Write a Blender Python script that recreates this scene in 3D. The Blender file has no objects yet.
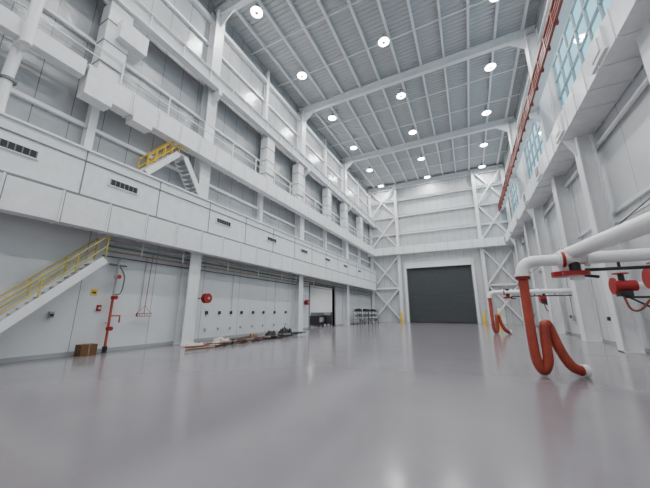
import bpy, math, random
from mathutils import Vector, Matrix, noise
random.seed(7)
XL, XR, YB, YF, ZC = -14.2, 6.6, 46.0, -11.5, 23.0

# ------------------------------------------------------------------ materials
def mat(name, col, rough=0.5, metal=0.0, emit=None, noise_amt=0.0, noise_scale=3.0, bump=0.0, bump_scale=8.0, seams=None, seamdark=.4):
    m = bpy.data.materials.new(name); m.use_nodes = True
    nt = m.node_tree; N = nt.nodes; L = nt.links
    b = N["Principled BSDF"]
    b.inputs["Base Color"].default_value = (*col, 1)
    b.inputs["Roughness"].default_value = rough
    b.inputs["Metallic"].default_value = metal
    tc = N.new("ShaderNodeTexCoord")
    colsock = None
    if noise_amt > 0:
        n = N.new("ShaderNodeTexNoise"); n.inputs["Scale"].default_value = noise_scale
        n.inputs["Detail"].default_value = 5
        L.new(tc.outputs["Object"], n.inputs["Vector"])
        r = N.new("ShaderNodeMapRange")
        r.inputs[1].default_value = 0.3; r.inputs[2].default_value = 0.7
        r.inputs[3].default_value = 1 - noise_amt; r.inputs[4].default_value = 1 + noise_amt
        L.new(n.outputs["Fac"], r.inputs[0])
        mx = N.new("ShaderNodeVectorMath"); mx.operation = 'SCALE'
        mx.inputs[0].default_value = col
        L.new(r.outputs[0], mx.inputs["Scale"])
        colsock = mx.outputs[0]
    if seams:
        sep = N.new("ShaderNodeSeparateXYZ"); L.new(tc.outputs["Object"], sep.inputs[0])
        prev = None
        for axis, period, width in seams:
            mo = N.new("ShaderNodeMath"); mo.operation = 'PINGPONG'
            L.new(sep.outputs[axis], mo.inputs[0]); mo.inputs[1].default_value = period / 2
            lt = N.new("ShaderNodeMath"); lt.operation = 'LESS_THAN'
            L.new(mo.outputs[0], lt.inputs[0]); lt.inputs[1].default_value = width / 2
            if prev is None: prev = lt.outputs[0]
            else:
                mm = N.new("ShaderNodeMath"); mm.operation = 'MAXIMUM'
                L.new(prev, mm.inputs[0]); L.new(lt.outputs[0], mm.inputs[1]); prev = mm.outputs[0]
        mix = N.new("ShaderNodeMix"); mix.data_type = 'RGBA'
        L.new(prev, mix.inputs[0])
        if colsock: L.new(colsock, mix.inputs[6])
        else: mix.inputs[6].default_value = (*col, 1)
        mix.inputs[7].default_value = (col[0]*seamdark, col[1]*seamdark, col[2]*seamdark, 1)
        colsock = mix.outputs[2]
    if colsock: L.new(colsock, b.inputs["Base Color"])
    if bump > 0:
        n2 = N.new("ShaderNodeTexNoise"); n2.inputs["Scale"].default_value = bump_scale
        n2.inputs["Detail"].default_value = 3
        L.new(tc.outputs["Object"], n2.inputs["Vector"])
        bp = N.new("ShaderNodeBump"); bp.inputs["Strength"].default_value = bump
        bp.inputs["Distance"].default_value = 0.1
        L.new(n2.outputs["Fac"], bp.inputs["Height"]); L.new(bp.outputs[0], b.inputs["Normal"])
    if emit:
        b.inputs["Emission Color"].default_value = (*col, 1)
        b.inputs["Emission Strength"].default_value = emit
    return m

M = {}
M['steel'] = mat("white_steel_paint", (.79, .80, .81), .38, noise_amt=.03)
M['panel'] = mat("wall_panel", (.66, .675, .685), .34, noise_amt=.05, noise_scale=.6, bump=.12, bump_scale=1.2, seams=[(1, 3.05, .03)])
M['panelup'] = mat("liner_panel", (.39, .40, .41), .25, noise_amt=.12, noise_scale=.5, bump=.35, bump_scale=1.6, seams=[(1, 1.15, .03), (2, 3.2, .03)])
M['backp'] = mat("end_wall_panel", (.53, .54, .55), .4, noise_amt=.04, noise_scale=.8, seams=[(0, 1.0, .03)])
M['deck'] = mat("roof_deck", (.50, .51, .52), .4)
M['duct'] = mat("insulated_duct_jacket", (.79, .80, .81), .3, noise_amt=.05, bump=.18, bump_scale=2.5)
M['flange'] = mat("duct_flange", (.19, .195, .20), .45)
M['dark'] = mat("dark_metal", (.025, .025, .028), .45)
M['grey'] = mat("mid_grey_metal", (.18, .19, .20), .45)
M['door'] = mat("rollup_slats", (.062, .070, .072), .42, noise_amt=.06)
M['yellow'] = mat("safety_yellow", (.80, .50, .012), .45)
M['paleyellow'] = mat("faded_yellow_rail", (.48, .39, .09), .5)
M['red'] = mat("valve_red", (.32, .015, .013), .35)
M['orange'] = mat("orange_hose", (.40, .062, .036), .5, noise_amt=.14)
M['rustred'] = mat("red_oxide_conductor", (.21, .035, .02), .5)
M['pipe'] = mat("white_pipe", (.82, .82, .82), .28)
M['lens'] = mat("led_lens", (1, .98, .95), .3, emit=30)
M['green'] = mat("green_pipe", (.10, .17, .12), .5)
M['brown'] = mat("cardboard", (.14, .07, .03), .8)
M['cloth'] = mat("canvas_cloth", (.50, .47, .41), .9, noise_amt=.25)
M['tan'] = mat("tan_hose", (.30, .20, .12), .7)
M['black'] = mat("black_rubber", (.012, .012, .014), .6)
M['ltgrey'] = mat("junction_box_grey", (.36, .37, .38), .5)

g = bpy.data.materials.new("window_glass"); g.use_nodes = True
nt = g.node_tree; nt.nodes.clear()
o = nt.nodes.new("ShaderNodeOutputMaterial"); t = nt.nodes.new("ShaderNodeBsdfTransparent")
t.inputs[0].default_value = (.80, .92, .95, 1)
gl = nt.nodes.new("ShaderNodeBsdfGlossy"); gl.inputs["Roughness"].default_value = .05
mx = nt.nodes.new("ShaderNodeMixShader"); mx.inputs[0].default_value = .06
nt.links.new(t.outputs[0], mx.inputs[1]); nt.links.new(gl.outputs[0], mx.inputs[2]); nt.links.new(mx.outputs[0], o.inputs[0])
M['glass'] = g

# floor: grey epoxy
fm = bpy.data.materials.new("epoxy_floor"); fm.use_nodes = True
nt = fm.node_tree; N = nt.nodes; L = nt.links; b = N["Principled BSDF"]
b.inputs["IOR"].default_value = 1.6
tc = N.new("ShaderNodeTexCoord")
n1 = N.new("ShaderNodeTexNoise"); n1.inputs["Scale"].default_value = .35; n1.inputs["Detail"].default_value = 6
L.new(tc.outputs["Object"], n1.inputs["Vector"])
cr = N.new("ShaderNodeValToRGB")
cr.color_ramp.elements[0].position = .3; cr.color_ramp.elements[0].color = (.190, .176, .190, 1)
cr.color_ramp.elements[1].position = .7; cr.color_ramp.elements[1].color = (.226, .210, .226, 1)
L.new(n1.outputs["Fac"], cr.inputs[0]); L.new(cr.outputs[0], b.inputs["Base Color"])
n2 = N.new("ShaderNodeTexNoise"); n2.inputs["Scale"].default_value = 1.2; n2.inputs["Detail"].default_value = 5
L.new(tc.outputs["Object"], n2.inputs["Vector"])
mr = N.new("ShaderNodeMapRange"); mr.inputs[3].default_value = .11; mr.inputs[4].default_value = .22
L.new(n2.outputs["Fac"], mr.inputs[0]); L.new(mr.outputs[0], b.inputs["Roughness"])
n3 = N.new("ShaderNodeTexNoise"); n3.inputs["Scale"].default_value = 5.0; n3.inputs["Detail"].default_value = 3
L.new(tc.outputs["Object"], n3.inputs["Vector"])
bp = N.new("ShaderNodeBump"); bp.inputs["Strength"].default_value = .06; bp.inputs["Distance"].default_value = .02
L.new(n3.outputs["Fac"], bp.inputs["Height"]); L.new(bp.outputs[0], b.inputs["Normal"])
M['floor'] = fm

# ------------------------------------------------------------------ mesh builder
class B:
    def __init__(s): s.v = []; s.f = []; s.m = []; s.names = []; s.sm = []
    def mi(s, k):
        if k not in s.names: s.names.append(k)
        return s.names.index(k)
    def add(s, vs, fs, k, smooth=False):
        o = len(s.v); s.v += [tuple(q) for q in vs]; i = s.mi(k)
        for f in fs: s.f.append([a + o for a in f]); s.m.append(i); s.sm.append(smooth)
    def box(s, x0, x1, y0, y1, z0, z1, k):
        x0, x1 = sorted((x0, x1)); y0, y1 = sorted((y0, y1)); z0, z1 = sorted((z0, z1))
        vs = [(x0,y0,z0),(x1,y0,z0),(x1,y1,z0),(x0,y1,z0),(x0,y0,z1),(x1,y0,z1),(x1,y1,z1),(x0,y1,z1)]
        s.add(vs, [(0,3,2,1),(4,5,6,7),(0,1,5,4),(1,2,6,5),(2,3,7,6),(3,0,4,7)], k)
    def frame(s, p0, p1, up=(0,0,1)):
        p0 = Vector(p0); p1 = Vector(p1); d = (p1-p0).normalized(); up = Vector(up)
        if abs(d.dot(up)) > .99: up = Vector((0,1,0))
        side = d.cross(up).normalized(); u = side.cross(d).normalized()
        return p0, p1, side, u
    def beam(s, p0, p1, w, h, k, up=(0,0,1), off=(0,0)):
        p0, p1, sd, u = s.frame(p0, p1, up)
        c = sd*off[0] + u*off[1]; vs = []
        for p in (p0, p1):
            for a, b_ in ((-1,-1),(1,-1),(1,1),(-1,1)): vs.append(p + c + sd*(a*w/2) + u*(b_*h/2))
        s.add(vs, [(0,1,2,3),(7,6,5,4),(0,4,5,1),(1,5,6,2),(2,6,7,3),(3,7,4,0)], k)
    def ibeam(s, p0, p1, w, h, k, t=.04, up=(0,0,1)):
        s.beam(p0, p1, w, t, k, up, (0, h/2 - t/2)); s.beam(p0, p1, w, t, k, up, (0, -h/2 + t/2))
        s.beam(p0, p1, t, h - 2*t, k, up)
    def tube(s, pts, r, k, n=12, cap=True, smooth=True):
        pts = [Vector(q) for q in pts]; rings = []; prev = None
        for i, q in enumerate(pts):
            d = (pts[min(i+1, len(pts)-1)] - pts[max(i-1, 0)]).normalized()
            if prev is None:
                a = Vector((0,0,1)) if abs(d.z) < .9 else Vector((1,0,0))
                nrm = (a - d*a.dot(d)).normalized()
            else: nrm = (prev - d*prev.dot(d)).normalized()
            prev = nrm; bn = d.cross(nrm)
            rr = r[i] if isinstance(r, (list, tuple)) else r
            rings.append([q + (nrm*math.cos(2*math.pi*j/n) + bn*math.sin(2*math.pi*j/n))*rr for j in range(n)])
        vs = [v for R in rings for v in R]; fs = []
        for i in range(len(pts)-1):
            for j in range(n):
                fs.append((i*n+j, i*n+(j+1) % n, (i+1)*n+(j+1) % n, (i+1)*n+j))
        s.add(vs, fs, k, smooth)
        if cap:
            s.add(rings[0], [tuple(range(n))[::-1]], k); s.add(rings[-1], [tuple(range(n))], k)
    def cyl(s, p0, p1, r, k, n=16): s.tube([p0, p1], r, k, n)
    def obj(s, name, bevel=0):
        me = bpy.data.meshes.new(name); me.from_pydata(s.v, [], s.f)
        for k in s.names: me.materials.append(M[k])
        for i, p in enumerate(me.polygons): p.material_index = s.m[i]; p.use_smooth = s.sm[i]
        me.validate(); me.update()
        ob = bpy.data.objects.new(name, me); bpy.context.scene.collection.objects.link(ob)
        if bevel:
            md = ob.modifiers.new("bevel", 'BEVEL'); md.width = bevel; md.segments = 2; md.limit_method = 'ANGLE'
        return ob

def smooth_path(pts, res=10):
    P = [Vector(q) for q in pts]; P = [P[0]*2-P[1]] + P + [P[-1]*2-P[-2]]; out = []
    for i in range(1, len(P)-2):
        for j in range(res):
            t = j/res; a, b_, c, d = P[i-1], P[i], P[i+1], P[i+2]
            out.append(.5*((2*b_) + (c-a)*t + (2*a-5*b_+4*c-d)*t*t + (-a+3*b_-3*c+d)*t**3))
    out.append(P[-2]); return out

# ------------------------------------------------------------------ shell
b = B(); b.box(XL-6, XR+.4, YF-.3, YB+.3, -.2, 0, 'floor'); b.obj("floor")
b = B(); vs = []; fs = []; y = YF; prof = []
while y < YB:
    prof += [(y, ZC+.06), (y+.14, ZC+.06), (y+.18, ZC), (y+.30, ZC)]; y += .34
for (yy, zz) in prof: vs += [(XL, yy, zz), (XR, yy, zz)]
for i in range(len(prof)-1): fs.append((2*i, 2*i+1, 2*i+3, 2*i+2))
b.add(vs, fs, 'deck'); b.box(XL-.3, XR+.3, YF-.3, YB+.3, ZC+.1, ZC+.3, 'deck'); b.obj("ceiling")

DY0, DY1, DZ = 25.2, 31.2, 4.3
b = B(); x0, x1 = XL-.3, XL
b.box(x0, x1, YF-.3, DY0, 0, 8.0, 'panel'); b.box(x0, x1, DY1, YB+.3, 0, 8.0, 'panel'); b.box(x0, x1, DY0, DY1, DZ, 8.0, 'panel')
b.box(x0, x1, YF-.3, YB+.3, 8.0, ZC, 'panelup'); b.obj("wall_left")
WIN = [(1.0, 9.9), (12.0, 21.3), (23.5, 32.8), (35.0, 44.8)]; WZ0, WZ1 = 12.8, 20.4
b = B(); x0, x1 = XR, XR+.3
b.box(x0, x1, YF-.3, YB+.3, 0, WZ0, 'panel'); b.box(x0, x1, YF-.3, YB+.3, WZ1, ZC, 'panelup')
ys = [YF-.3] + [q for w in WIN for q in w] + [YB+.3]
for i in range(0, len(ys), 2): b.box(x0, x1, ys[i], ys[i+1], WZ0, WZ1, 'panel')
b.obj("wall_right")
b = B(); b.box(XL, XR, YF-.3, YF, 0, ZC, 'backp'); b.obj("wall_front")
RX0, RX1, RZ = -8.35, .85, 8.2
b = B(); b.box(XL, RX0, YB, YB+.3, 0, ZC, 'backp'); b.box(RX1, XR, YB, YB+.3, 0, ZC, 'backp'); b.box(RX0, RX1, YB, YB+.3, RZ, ZC, 'backp')
b.obj("wall_back")

for i, (a, c) in enumerate(WIN):
    b = B(); n = 7; w = (c-a)/n
    b.box(XR+.12, XR+.14, a, c, WZ0, WZ1, 'glass')
    for j in range(n+1):
        yy = a + j*w; t = .08 if j in (0, n) else .045
        b.box(XR+.06, XR+.2, yy-t, yy+t, WZ0, WZ1, 'ltgrey')
    for j in range(7):
        zz = WZ0 + j*(WZ1-WZ0)/6; t = .08 if j in (0, 6) else .04
        b.box(XR+.06, XR+.2, a, c, zz-t, zz+t, 'ltgrey')
    b.obj("window_%d" % (i+1))

b = B(); z = 0.0
while z < RZ - .05:
    vs = []; pr = [(0, 0), (-.035, .03), (-.035, .15), (0, .18)]
    for dy, dz in pr: vs += [(RX0, YB+.12+dy, z+dz), (RX1, YB+.12+dy, z+dz)]
    b.add(vs, [(0,1,3,2), (2,3,5,4), (4,5,7,6)], 'door'); z += .18
b.box(RX0, RX1, YB+.14, YB+.2, 0, RZ, 'door'); b.box(RX0, RX1, YB+.03, YB+.1, .0, .14, 'dark')
b.obj("door_1")
b = B()
b.box(RX0-.35, RX0, YB-.25, YB, 0, RZ+.9, 'steel'); b.box(RX1, RX1+.35, YB-.25, YB, 0, RZ+.9, 'steel')
b.box(RX0, RX1, YB-.5, YB, RZ, RZ+.9, 'steel')
b.box(RX0, RX0+.12, YB-.12, YB+.05, 0, RZ, 'grey'); b.box(RX1-.12, RX1, YB-.12, YB+.05, 0, RZ, 'grey'); b.obj("trim_1", .02)

# ------------------------------------------------------------------ structure
BAYS = [-.5, 11.0, 22.5, 34.0]
for yy in BAYS:
    for side in (-1, 1):
        b = B(); X = XL+.33 if side < 0 else XR-.4
        dp = .62 if side < 0 else .78
        b.ibeam((X, yy, 0), (X, yy, 22.2), .72, dp, 'steel', .05, up=(1, 0, 0))
        b.box(X-.36, X+.36, yy-.42, yy+.42, 0, .04, 'steel')
        xi = X - side*.3; xo = X - side*.95
        b.add([(xi, yy-.12, 15.5), (xo, yy-.12, 15.5), (xo, yy-.12, 15.2), (xi, yy-.12, 14.6),
               (xi, yy+.12, 15.5), (xo, yy+.12, 15.5), (xo, yy+.12, 15.2), (xi, yy+.12, 14.6)],
              [(0,1,2,3), (7,6,5,4), (0,4,5,1), (1,5,6,2), (2,6,7,3), (3,7,4,0)], 'steel')
        b.add([(xi, yy-.03, 20.9), (xi-side*1.3, yy-.03, 21.95), (xi, yy-.03, 21.95), (xi, yy+.03, 20.9), (xi-side*1.3, yy+.03, 21.95), (xi, yy+.03, 21.95)],
              [(0,1,2), (5,4,3), (0,3,4,1), (1,4,5,2), (2,5,3,0)], 'steel')
        b.obj("steel_column")
for yy in (5.6, 17.2, 28.4, 39.8):
    b = B(); b.ibeam((XR-.66, yy, 0), (XR-.66, yy, 10.2), .6, .64, 'steel', .05, up=(1, 0, 0))
    b.box(XR-.98, XR-.34, yy-.34, yy+.34, 0, .04, 'steel')
    b.add([(XR-.98, yy-.05, 10.2), (XR-1.4, yy-.05, 10.2), (XR-.98, yy-.05, 9.2), (XR-.98, yy+.05, 10.2), (XR-1.4, yy+.05, 10.2), (XR-.98, yy+.05, 9.2)],
          [(0,1,2), (5,4,3), (0,3,4,1), (1,4,5,2), (2,5,3,0)], 'steel')
    b.obj("duct_support_post")
for yy in (5.25, 16.75, 28.25, 39.75):
    b = B(); b.ibeam((XL+.18, yy, 8.05), (XL+.18, yy, 22.5), .3, .34, 'steel', .03, up=(1, 0, 0)); b.obj("wall_post")
b = B()
for yy in BAYS + [45.7, -11.2]:
    b.ibeam((XL+.02, yy, 22.3), (XR-.02, yy, 22.3), .36, .75, 'steel', .05)
b.obj("roof_girders")
b = B(); x = XL + 1.3
while x < XR - .3:
    b.ibeam((x, YF, 22.83), (x, YB, 22.83), .16, .3, 'steel', .025); x += 1.87
b.obj("roof_purlins")
b = B()
for yy in [k*11.5 + j*3.83 - .5 for k in range(-1, 4) for j in (1, 2)]:
    b.beam((XL, yy, 22.62), (XR, yy, 22.62), .07, .07, 'steel')
b.obj("roof_bridging")
for side in (-1, 1):
    b = B(); X = XL+1.05 if side < 0 else XR-1.05
    hh = .95 if side < 0 else .6
    b.ibeam((X, YF, 16.0), (X, YB-.1, 16.0), .42, hh, 'steel', .05)
    b.beam((X, YF, 16.05+hh/2), (X, YB-.1, 16.05+hh/2), .08, .1, 'grey')
    y = YF + .8
    while y < YB:
        b.box(X-.18, X+.18, y-.015, y+.015, 16.05-hh/2, 15.95+hh/2, 'steel'); y += 1.9
    if side < 0: b.box(X-.9, X-.25, YF, YB, 16.38, 16.44, 'steel')
    if side > 0:
        for k in range(3):
            b.beam((X-.36, YF, 15.55+k*.24), (X-.36, YB-.2, 15.55+k*.24), .13, .12, 'rustred')
        y = YF + 1
        while y < YB:
            b.box(X-.45, X-.2, y-.07, y+.07, 15.45, 16.3, 'rustred'); y += 1.6
        b.tube([(X-.32, YF, 16.45), (X-.32, YB-.2, 16.45)], .11, 'rustred', 8)
    b.obj("crane_runway_beam")
b = B()
for z in (9.5, 13.6, 19.4):
    b.box(XL, XL+.16, YF, YB, z-.08, z+.08, 'steel')
b.box(XL, XL+.3, YF, YB, 21.2, 21.5, 'steel')
b.obj("wall_girts")
b = B()
for z in (6.2, 21.0):
    b.box(XR-.14, XR, YF, YB, z-.08, z+.08, 'steel')
b.obj("wall_girts")

b = B()
for X in (-9.35, 2.4):
    b.ibeam((X, YB-.35, 0), (X, YB-.35, 22.6), .42, .6, 'steel', .05, up=(0, 1, 0))
for X in (XL+.35, XR-.35):
    b.ibeam((X, YB-.35, 0), (X, YB-.35, 22.6), .4, .5, 'steel', .05, up=(0, 1, 0))
for z in (14.0, 17.0, 19.8):
    b.ibeam((XL+.3, YB-.3, z), (XR-.3, YB-.3, z), .34, .36, 'steel', .035)
b.ibeam((XL+.3, YB-.3, 22.5), (XR-.3, YB-.3, 22.5), .34, .5, 'steel', .035)
for (a, c) in ((XL+.4, -9.5), (2.6, XR-.4)):
    for (z0, z1) in ((.3, 5.2), (5.2, 10.2), (11.8, 16.9), (17.1, 22.3)):
        b.beam((a, YB-.5, z0), (c, YB-.5, z1), .2, .2, 'steel'); b.beam((a, YB-.3, z1), (c, YB-.3, z0), .2, .2, 'steel')
    b.beam((a, YB-.35, 5.2), (c, YB-.35, 5.2), .25, .25, 'steel')
b.obj("end_wall_bracing")
b = B(); b.box(3.2, 4.3, YB-.08, YB, 0, 2.2, 'ltgrey'); b.box(3.3, 4.2, YB-.1, YB-.08, .02, 2.12, 'pipe'); b.box(4.05, 4.12, YB-.16, YB-.1, .95, 1.05, 'dark'); b.obj("door_2")

# ------------------------------------------------------------------ ducts
def duct_run(x0, x1, y0, y1, z0, z1, seam=1.52, start=0.0, prot=.035):
    b = B(); b.box(x0, x1, y0, y1, z0, z1, 'duct'); y = y0 + start
    while y < y1:
        b.box(x0-prot, x1+prot, y-.03, y+.03, z0-prot, z1+prot, 'duct')
        b.box(x0-prot*.4, x1+prot*.4, y+.03, y+.065, z0-prot*.4, z1+prot*.4, 'flange'); y += seam
    return b
b = duct_run(-13.45, -12.95, YF+.1, YB-1.6, 4.85, 6.0, 1.55, .4); b.obj("low_supply_duct")
b = B(); b.box(XL, -13.1, YF+.05, YB-.72, 6.1, 7.95, 'duct')
b.box(XL, -13.02, YF+.05, YB-.72, 7.95, 8.03, 'steel'); b.box(-13.5, -13.04, YF+.05, YB-.72, 6.05, 6.12, 'flange')
b.box(-13.12, -13.06, YF+.05, YB-.72, 7.5, 7.54, 'flange')
y = YF+1
while y < YB-1:
    b.box(-13.1, -13.08, y-.02, y+.02, 6.12, 7.95, 'flange'); y += 3.1
for y in (3.05, 6.5, 12.3, 17.2, 22.1, 27, 32, 37):
    b.box(-13.1, -13.05, y-.62, y+.62, 6.85, 7.2, 'steel'); b.box(-13.06, -13.04, y-.56, y+.56, 6.9, 7.15, 'black')
    for k in range(7): b.box(-13.05, -13.03, y-.56+k*.18, y-.53+k*.18, 6.9, 7.15, 'grey')
b.obj("louvered_plenum")
b = duct_run(-13.48, -12.95, 4.6, YB-1.6, 10.45, 11.5, 1.25, .3)
b.box(-13.5, -12.9, 4.4, 5.4, 10.2, 11.5, 'duct')
b.box(-13.5, -12.92, 6.3, 7.2, 10.2, 11.0, 'duct')
b.obj("upper_supply_duct")
b = B(); b.box(-13.48, -13.0, 4.4, YB-1.6, 11.56, 11.62, 'steel')
for z in (12.15, 12.65): b.tube([(-13.0, YF, z), (-13.0, YB-1.6, z)], .03, 'steel', 6)
y = 5.6
while y < YB-1.6: b.box(-13.03, -12.97, y-.03, y+.03, 11.6, 12.65, 'steel'); y += 2.3
b.box(-13.48, -12.95, YF, 4.3, 11.1, 11.45, 'duct'); b.box(-13.3, -12.9, YF, 4.3, 10.9, 11.6, 'steel')
b.obj("upper_walkway")
for (y, w, z0, z1) in ((5.2, .95, 11.65, 15.4), (16.6, .95, 11.65, 15.3), (21.3, .9, 11.65, 15.3), (27.6, .9, 11.65, 15.3), (32.6, .9, 11.65, 15.3), (38.7, .9, 11.65, 15.3)):
    b = B(); b.box(-13.78, -13.08, y-w/2, y+w/2, z0, z1, 'duct')
    z = z0+.5
    while z < z1: b.box(-13.8, -13.05, y-w/2-.03, y+w/2+.03, z-.02, z+.02, 'flange'); z += 1.1
    if y < 6: b.box(-13.8, -12.7, y-.1, y+1.1, 13.6, 14.6, 'duct')
    b.obj("duct_riser", .01)
b = duct_run(5.2, 6.55, YF+.1, YB-1.6, 10.42, 11.6, 1.3, .3, .045)
y = YF + 2.2
while y < YB-3:
    b.box(5.1, 5.2, y, y+1.3, 10.55, 11.5, 'duct'); b.box(5.06, 5.1, y+.3, y+1.0, 10.75, 11.3, 'flange' if int(y) % 3 == 0 else 'duct'); y += 5.2
b.obj("side_supply_duct")
b = B(); b.box(XL+.05, XR-.05, YB-1.5, YB-.72, 10.42, 11.62, 'duct'); x = XL+1
while x < XR: b.box(x-.03, x+.03, YB-1.53, YB-.7, 10.39, 11.65, 'duct'); b.box(x+.03, x+.06, YB-1.51, YB-.7, 10.41, 11.63, 'flange'); x += 1.6
b.obj("end_wall_duct")
b = duct_run(5.75, 6.5, YF+.1, YB-3, 11.7, 12.4, 2.6, .6); b.obj("side_return_duct")

b = B(); b.tube(smooth_path([(-13.3, 2.5, 8.1), (-13.3, 2.5, 9.5), (-13.3, 2.55, 10.8)]), .16, 'pipe')
b.tube(smooth_path([(-12.7, 2.55, 10.6), (-12.7, 2.55, 12), (-12.7, 2.6, 14.6), (-13.0, 2.6, 15.2)]), .16, 'pipe')
b.tube([(-13.3, 2.55, 10.7), (-12.7, 2.55, 10.7)], .16, 'pipe')
b.cyl((-13.3, 2.53, 9.3), (-13.3, 2.53, 9.4), .22, 'flange')
b.obj("vent_pipe")

# ------------------------------------------------------------------ stairs
def stair(b, y0, z0, y1, z1, xa, xb, rail, rails=True):
    for x in (xa, xb): b.beam((x, y0, z0+.12), (x, y1, z1), .06, .3, 'steel')
    n = max(3, int(round(abs(z1-z0)/.2)))
    for i in range(1, n):
        t = i/n; yy = y0+(y1-y0)*t; zz = z0+(z1-z0)*t
        b.box(xa, xb, yy-.13, yy+.13, zz-.02, zz+.02, 'ltgrey')
    if rails:
        for x in (xa, xb):
            for h in (.55, 1.0): b.tube([(x, y0, z0+h), (x, y1, z1+h)], .03, rail, 8)
            for i in range(5):
                t = i/4; yy = y0+(y1-y0)*t; zz = z0+(z1-z0)*t
                b.tube([(x, yy, zz+.05), (x, yy, zz+1.0)], .028, rail, 6)
b = B(); stair(b, 2.7, 0, 6.3, 3.75, -14.0, -13.15, 'paleyellow'); b.obj("access_stair")
b = B(); stair(b, 7.4, 8.05, 8.9, 9.95, -13.95, -13.2, 'yellow')
stair(b, 10.55, 8.05, 9.3, 9.95, -13.95, -13.2, 'yellow', False)
b.box(-13.98, -13.17, 8.8, 9.4, 9.95, 10.0, 'steel')
b.tube([(-13.17, 8.8, 10.35), (-13.17, 9.4, 10.35)], .03, 'yellow', 8)
b.obj("crossover_stair")

# ------------------------------------------------------------------ lights
for i, yy in enumerate((-7.0, -.9, 5.4, 12.0, 18.2, 24.6, 31.1, 37.8, 44.0)):
    for x in (-11.3, -3.9, 3.7):
        b = B()
        b.tube([(x, yy, 22.55), (x, yy, 22.28)], [.12, .2], 'grey', 16)
        b.tube([(x, yy, 22.28), (x, yy, 22.22), (x, yy, 22.12)], [.2, .40, .42], 'steel', 24, cap=False)
        ring = []; n = 24
        for r_ in (.40, .13):
            ring += [(x+r_*math.cos(2*math.pi*j/n), yy+r_*math.sin(2*math.pi*j/n), 22.14) for j in range(n)]
        b.add(ring, [(j, j+n, (j+1) % n+n, (j+1) % n) for j in range(n)], 'lens')
        b.cyl((x, yy, 22.2), (x, yy, 22.06), .13, 'grey')
        b.tube([(x, yy, 22.5), (x, yy, 22.95)], .02, 'grey', 6)
        fx = b.obj("high_bay_light")
        ld = bpy.data.lights.new("lamp", 'AREA'); ld.shape = 'DISK'; ld.size = .7; ld.energy = 470
        ld.color = (.985, .995, 1.0)
        lo = bpy.data.objects.new("lamp", ld); bpy.context.scene.collection.objects.link(lo)
        lo.location = (x, yy, 22.09); lo.parent = fx

# ------------------------------------------------------------------ side room behind left doorway
b = B(); b.box(XL-6, XL-.3, DY0-3, DY0-2.8, 0, 5, 'panel'); b.box(XL-6, XL-.3, DY1+3, DY1+3.2, 0, 5, 'panel')
b.box(XL-6.2, XL-6, DY0-3, DY1+3.2, 0, 5, 'panel'); b.obj("wall_side_room")
b = B(); b.box(XL-6.2, XL-.3, DY0-3, DY1+3.2, 5, 5.2, 'panel'); b.obj("ceiling_side_room")
ld = bpy.data.lights.new("l", 'AREA'); ld.size = 2; ld.energy = 420; lo = bpy.data.objects.new("side_room_light", ld)
bpy.context.scene.collection.objects.link(lo); lo.location = (XL-3, 28.7, 4.9)
b = B(); w = .15
b.box(XL-.32, XL+.06, DY0-w, DY0, 0, DZ+w, 'grey'); b.box(XL-.32, XL+.06, DY1, DY1+w, 0, DZ+w, 'grey'); b.box(XL-.32, XL+.06, DY0, DY1, DZ, DZ+w, 'grey'); b.obj("trim_2")
for (x, y) in ((-15.6, 29.3), (-16.6, 31.6), (-15.8, 32.9)):
    b = B(); b.box(x-.6, x+.6, y-.6, y+.6, .15, 1.2, 'dark'); b.box(x-.5, x+.5, y-.5, y+.5, 1.2, 1.55, 'grey')
    for sx in (-.5, .5):
        for sy in (-.5, .5): b.cyl((x+sx, y+sy-.05, .09), (x+sx, y+sy+.05, .09), .09, 'black')
    b.box(x+.6, x+.64, y-.4, y+.4, .5, 1.0, 'ltgrey'); b.obj("machinery_cart", .02)

for (x, y) in ((-12.9, 35.8), (-12.6, 38.2), (-12.4, 40.6)):
    b = B()
    for sx in (-.45, .45):
        for sy in (-.8, .8):
            b.box(x+sx-.03, x+sx+.03, y+sy-.03, y+sy+.03, .12, 1.9, 'dark'); b.cyl((x+sx-.03, y+sy, .07), (x+sx+.03, y+sy, .07), .07, 'black')
    for z in (.3, .95, 1.6): b.box(x-.48, x+.48, y-.83, y+.83, z, z+.04, 'grey')
    for k in range(4):
        h = random.uniform(.25, .5); yy = y-.6+k*.4
        b.box(x-.3, x+.3, yy-.15, yy+.15, .34, .34+h, 'dark' if k % 2 else 'ltgrey'); b.box(x-.25, x+.3, yy-.13, yy+.13, .99, .99+h*.8, 'grey')
        b.box(x-.3, x+.25, yy-.15, yy+.1, 1.64, 1.64+h*.9, 'dark')
    b.obj("storage_cart", .01)

for (x, y) in ((-9.1, 43.7), (1.6, 43.7), (3.1, 41.0)):
    b = B(); b.tube([(x, y, 0), (x, y, 1.45), (x, y, 1.53), (x, y, 1.57)], [.17, .17, .12, .02], 'yellow', 16); b.cyl((x, y, 0), (x, y, .02), .24, 'yellow'); b.obj("safety_bollard")

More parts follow.
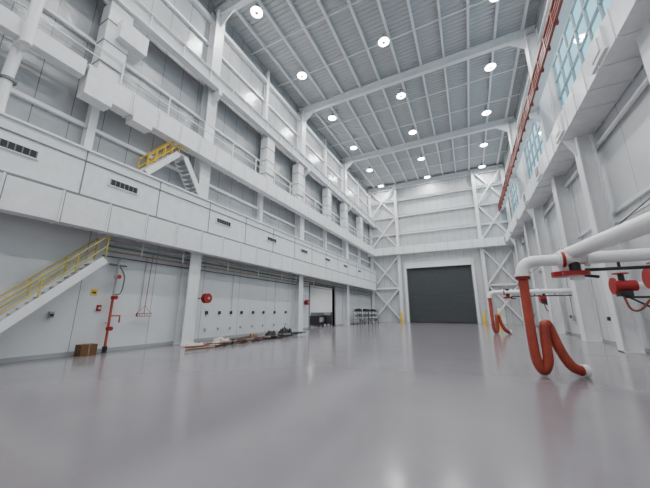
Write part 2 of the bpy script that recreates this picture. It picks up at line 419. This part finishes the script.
# ------------------------------------------------------------------ swing-arm pipe stations
def hose(b, pts, r, k):
    P = smooth_path(pts, 14); out = []; rr = []
    for i in range(len(P)-1):
        for j in range(3):
            out.append(P[i].lerp(P[i+1], j/3)); rr.append(r*(1.0 if (i*3+j) % 2 else .90))
    b.tube(out, rr, k, 18)
def station(y0, first):
    b = B(); z = 3.1; x = 1.47; r = .16
    arc = [(x+.35-.35*math.sin(a), y0, z-.35+.35*math.cos(a)) for a in [k*math.pi/16 for k in range(9)]]
    b.tube([(XR-.01, y0, z), (x+.4, y0, z)] + arc + [(x, y0, z-.5)], r, 'pipe', 20)
    b.cyl((x, y0, z-.42), (x, y0, z-.36), r+.05, 'pipe', 20)
    b.cyl((x, y0, z-.5), (x, y0, z-.43), r+.02, 'red', 20)
    hose(b, [(x, y0, z-.45), (x, y0, 2.0), (x+.0, y0, 1.0), (x+.03, y0, .38), (x+.15, y0, .14), (x+.28, y0, .40), (x+.30, y0, 1.0), (x+.34, y0+.02, 1.32), (x+.44, y0+.1, 1.27), (x+.60, y0+.15, .7), (x+.80, y0+.2, .28), (x+1.05, y0+.3, .14)], .128, 'orange')
    b.tube([(x+1.03, y0+.3, .16), (x+1.15, y0+.35, .16)], .155, 'pipe', 18)
    for xx in (2.35, 2.95, 4.6): b.cyl((xx, y0, z), (xx+.07, y0, z), r+.07, 'pipe', 20)
    b.cyl((2.42, y0, z), (2.5, y0, z), r+.06, 'red', 20)
    b.cyl((2.7, y0, z-.35), (2.7, y0, z+.25), .13, 'dark', 16)
    b.cyl((2.7, y0, z-.46), (2.7, y0, z-.35), .3, 'red', 24); b.cyl((2.7, y0, z-.58), (2.7, y0, z-.46), .16, 'pipe', 20)
    b.tube([(2.7, y0, z-.43), (3.2, y0+.15, z-.5)], .04, 'dark', 8)
    b.tube([(2.9, y0-.02, z-.32), (XR-.05, y0, z-.32)], .045, 'dark', 8)
    for xx in (3.6, 4.4, 5.6): b.beam((xx, y0, z-.32), (xx, y0, z-.1), .05, .05, 'dark')
    b.tube([(XR-.2, y0, 6.2), (3.0, y0, z+.17)], .015, 'dark', 6)
    if first:
        p = [Vector((2.62, 10.9, 3.3)), Vector((3.06, 7, 3.25)), Vector((3.5, 3.0, 3.25)), Vector((3.6, 2.2, 3.25)), Vector((3.9, 1.9, 3.25)), Vector((XR-.01, 1.8, 3.25))]
        b.tube(p, .18, 'pipe', 22)
        b.cyl((2.62, 10.9, 2.85), (2.62, 10.9, 3.42), .23, 'pipe', 20); b.cyl((2.62, 10.9, 2.7), (2.62, 10.9, 2.85), .28, 'red', 20)
        b.cyl((2.62, 10.1, 3.1), (2.62, 10.9, 3.1), .15, 'pipe', 16)
    b.obj("swing_arm_fume_pipe")
station(10.0, True); station(26.0, False)

def reel(x, y, z, s, r=.42):
    b = B(); d = s
    b.cyl((x, y, z), (x+d*.12, y, z), .2, 'ltgrey'); b.cyl((x+d*.12, y, z), (x+d*.16, y, z), r, 'red', 28)
    b.cyl((x+d*.16, y, z), (x+d*.34, y, z), r*.62, 'dark', 28); b.cyl((x+d*.34, y, z), (x+d*.38, y, z), r, 'red', 28)
    b.cyl((x+d*.38, y, z), (x+d*.45, y, z), .07, 'ltgrey')
    b.beam((x, y-.05, z+.0), (x+d*.2, y-.05, z+r*.9), .06, .06, 'red'); return b
for (y, z) in ((13.2, 2.75), (15.9, 2.7), (30, 2.7)):
    b = B(); xx = XR-.9
    b.box(XR-.9, XR, y-.05, y+.05, z-.5, z-.42, 'dark'); b.beam((XR-.02, y, z-1.0), (XR-.8, y, z-.46), .06, .06, 'dark')
    b.tube([(xx-.25, y, z), (xx+.4, y, z)], .22, 'red', 20); b.tube([(xx-.33, y, z), (xx-.25, y, z)], .34, 'red', 24)
    b.tube([(xx+.4, y, z), (XR-.01, y, z)], .13, 'pipe', 16); b.tube([(xx, y, z+.1), (xx, y, z+.48)], .1, 'dark', 12); b.cyl((xx, y, z+.48), (xx, y, z+.52), .26, 'red', 20)
    b.box(xx-.2, xx+.2, y-.2, y+.2, z-.42, z-.2, 'dark')
    b.tube(smooth_path([(xx-.1, y-.1, z-.3), (xx, y-.2, z-.9), (xx+.3, y-.15, z-.95), (XR-.15, y, z-.5)]), .04, 'rustred', 8)
    b.obj("wall_valve_unit")
b = reel(-13.56, 11.75, 2.4, 1, .28); b.cyl((-14.15, 11.75, 2.4), (-13.56, 11.75, 2.4), .05, 'ltgrey'); b.obj("hose_reel")
b = reel(XL+.03, 24.2, 2.5, 1, .25); b.obj("hose_reel")

b = B()
for (z, r_, k) in ((5.6, .06, 'pipe'), (5.35, .04, 'ltgrey'), (9.6, .1, 'pipe')):
    b.tube([(XR-.18, YF, z), (XR-.18, YB-1, z)], r_, k, 8)
for y in (6.8, 14.6, 20.0, 26.5, 31, 37, 41):
    b.tube([(XR-.06, y, 1.3), (XR-.06, y, 5.4)], .025, 'ltgrey', 6); b.box(XR-.14, XR, y-.15, y+.15, 1.0, 1.4, 'ltgrey')
    b.box(XR-.12, XR, y+.5, y+.7, 1.2, 1.4, 'dark')
b.obj("wall_conduits")

b = B()
for (x, z, r_, k) in ((-13.75, 4.45, .05, 'green'), (-13.85, 4.25, .035, 'tan'), (-13.7, 4.65, .045, 'ltgrey'), (-14.05, 4.05, .025, 'dark')):
    b.tube([(x, 6.6, z), (x, YB-1, z)], r_, k, 8)
for y in (8, 10.2, 13.5, 16.5, 19.5, 21.7, 25, 33, 37):
    b.box(-14.2, -13.6, y-.03, y+.03, 4.7, 4.76, 'steel'); b.box(-13.64, -13.6, y-.03, y+.03, 4.2, 4.85, 'steel')
for y in (12.6, 13.6, 14.6, 15.6, 16.8, 18.0, 19.4, 21.0):
    b.box(XL, XL+.09, y-.08, y+.08, 1.5, 1.7, 'dark'); b.box(XL, XL+.06, y-.06, y+.06, .55, .7, 'ltgrey')
for y in (8.6, 14.6, 19.4): b.tube([(XL+.05, y, 1.7), (XL+.05, y, 4.3)], .016, 'ltgrey', 6)
b.obj("wall_conduits")
b = B(); x, y = -13.95, 7.25
b.tube([(x, y, .25), (x, y, 2.2)], .05, 'orange', 10); b.tube([(x, y, 2.2), (x, y, 4.0)], .045, 'ltgrey', 10)
b.tube(smooth_path([(x, y, 2.4), (x+.05, y+.25, 2.5), (x+.05, y+.3, 3.2), (x, y+.05, 3.7)]), .03, 'green', 8)
b.tube([(x, y-.35, 3.7), (x, y+.35, 3.7)], .045, 'green', 10)
for z in (.9, 2.2, 3.1): b.cyl((x, y, z), (x, y, z+.14), .08, 'red' if z < 2.5 else 'ltgrey'); b.cyl((x+.05, y, z+.07), (x+.2, y, z+.07), .02, 'dark'); b.cyl((x+.2, y, z+.07), (x+.23, y, z+.07), .09, 'red')
b.tube([(x, y, 1.5), (x, y+.4, 1.5), (x, y+.4, 1.2)], .035, 'orange', 8)
b.box(XL+.01, x, y-.05, y+.05, 1.2, 1.25, 'steel'); b.box(XL+.01, x, y-.05, y+.05, 2.9, 2.95, 'steel'); b.cyl((x, y, 0), (x, y, .25), .09, 'dark')
b.obj("sprinkler_riser")
b = B(); b.box(-13.95, -13.5, 6.2, 6.75, 0, .42, 'brown'); b.box(-13.96, -13.49, 6.45, 6.49, 0.02, .43, 'tan'); b.obj("cardboard_box")
b = B(); b.box(XL, XL+.12, 5.25, 5.4, 1.45, 1.68, 'ltgrey'); b.box(XL+.12, XL+.14, 5.27, 5.38, 1.5, 1.6, 'dark'); b.obj("junction_box")
b = B(); b.box(XL, XL+.08, 6.8, 6.95, 1.7, 1.95, 'red'); b.box(XL+.08, XL+.1, 6.84, 6.91, 1.78, 1.86, 'pipe'); b.obj("fire_alarm_pull_station")
b = B(); b.box(XL, XL+.02, 6.5, 6.72, 2.35, 2.6, 'yellow'); b.box(XL+.02, XL+.025, 6.54, 6.68, 2.42, 2.5, 'dark'); b.obj("warning_sign")
b = B(); b.box(XL+.3, XL+.38, 8.3, 9.0, 1.45, 1.6, 'rustred')
b.tube([(XL+.34, 8.65, 1.6), (XL+.34, 8.7, 4.5)], .015, 'rustred', 6); b.tube([(XL+.34, 8.32, 1.6), (XL+.34, 8.65, 1.95), (XL+.34, 8.98, 1.6)], .012, 'rustred', 6)
for k in range(6): b.box(XL+.38, XL+.41, 8.34+k*.11, 8.40+k*.11, 1.48, 1.57, 'pipe')
b.obj("hanging_power_strip")
b = B(); b.box(XL, XL+.03, YF, DY0-.2, 0, .15, 'ltgrey'); b.box(XL, XL+.03, DY1+.2, YB, 0, .15, 'ltgrey'); b.obj("baseboard_left")
b = B(); b.box(XR-.03, XR, YF, YB, 0, .15, 'ltgrey'); b.obj("baseboard_right")

# ------------------------------------------------------------------ floor clutter
def heap(name, cx, cy, rx, ry, h, k, seed, rot=0.0):
    b = B(); n = 34; vs = []; fs = []
    for i in range(n+1):
        for j in range(n+1):
            u = i/n*2-1; v = j/n*2-1; d = max(0, 1-(abs(u)**2.4+abs(v)**2.4))
            w = noise.noise(Vector((u*2.3+seed, v*2.3, seed))); w2 = noise.noise(Vector((u*6+seed, v*6, seed*2)))
            e = 1+.25*noise.noise(Vector((math.atan2(v, u)*1.5, seed, 0)))
            z = .01 + h*min(1, d*2.2)**.6*max(.06, .55+.9*w+.45*abs(w2)) if d > 0 else .005
            x_, y_ = u*rx*e, v*ry*e
            vs.append((cx+x_*math.cos(rot)-y_*math.sin(rot), cy+x_*math.sin(rot)+y_*math.cos(rot), z))
    for i in range(n):
        for j in range(n):
            a = i*(n+1)+j; u = (i+.5)/n*2-1; v = (j+.5)/n*2-1
            if abs(u)**2.4+abs(v)**2.4 < 1: fs.append((a, a+n+1, a+n+2, a+1))
    b.add(vs, fs, k, True); return b.obj(name)
heap("canvas_tarp", -12.4, 10.4, .5, .45, .16, 'cloth', 3.1)
heap("canvas_tarp", -12.5, 12.3, .35, .5, .22, 'cloth', 8.4)
heap("tool_bag", -12.2, 18.1, .4, .7, .45, 'black', 1.7)
heap("tool_bag", -12.3, 16.5, .3, .45, .3, 'black', 4.7)
heap("canvas_tarp", -12.4, 14.8, .35, .5, .24, 'brown', 6.2)
b = B()
for s_ in range(9):
    pts = []; cx = -11.45+random.uniform(-.15, .15); st = 9.4 + (s_ % 3)*1.2
    for k in range(15): pts.append((cx+.3*math.sin(k*(1.1+.2*s_)+s_)+random.uniform(-.1, .1), st+k*.5+random.uniform(-.3, .3), .04+.018*s_))
    b.tube(smooth_path(pts, 6), .035, ('tan', 'black', 'black', 'cloth', 'brown', 'black', 'rustred', 'grey', 'black')[s_], 8)
b.obj("hose_pile")
b = B()
for k in range(4): b.beam((-13.3+k*.12, 13.4+k*.2, .02+k*.03), (-13.25+k*.1, 16+k*.15, .02+k*.03), .1, .03, 'tan')
b.obj("wood_boards")

# ------------------------------------------------------------------ world + camera
w = bpy.data.worlds.new("world"); bpy.context.scene.world = w; w.use_nodes = True
nt = w.node_tree; bg = nt.nodes["Background"]
sky = nt.nodes.new("ShaderNodeTexSky"); sky.sky_type = 'HOSEK_WILKIE'; sky.turbidity = 6; sky.sun_direction = (-.5, .3, .8)
mixn = nt.nodes.new("ShaderNodeMix"); mixn.data_type = 'RGBA'; mixn.inputs[0].default_value = .8
nt.links.new(sky.outputs[0], mixn.inputs[6]); mixn.inputs[7].default_value = (.55, .82, .92, 1)
nt.links.new(mixn.outputs[2], bg.inputs[0]); bg.inputs[1].default_value = 2.2

cd = bpy.data.cameras.new("camera"); cam = bpy.data.objects.new("camera", cd); bpy.context.scene.collection.objects.link(cam)
cam.location = (0, 0, 1.7); cam.rotation_euler = (math.pi/2 + .2309, 0, .4599)
cd.sensor_width = 36; cd.lens = 285/650*36; cd.clip_end = 300; cd.clip_start = .05
bpy.context.scene.camera = cam
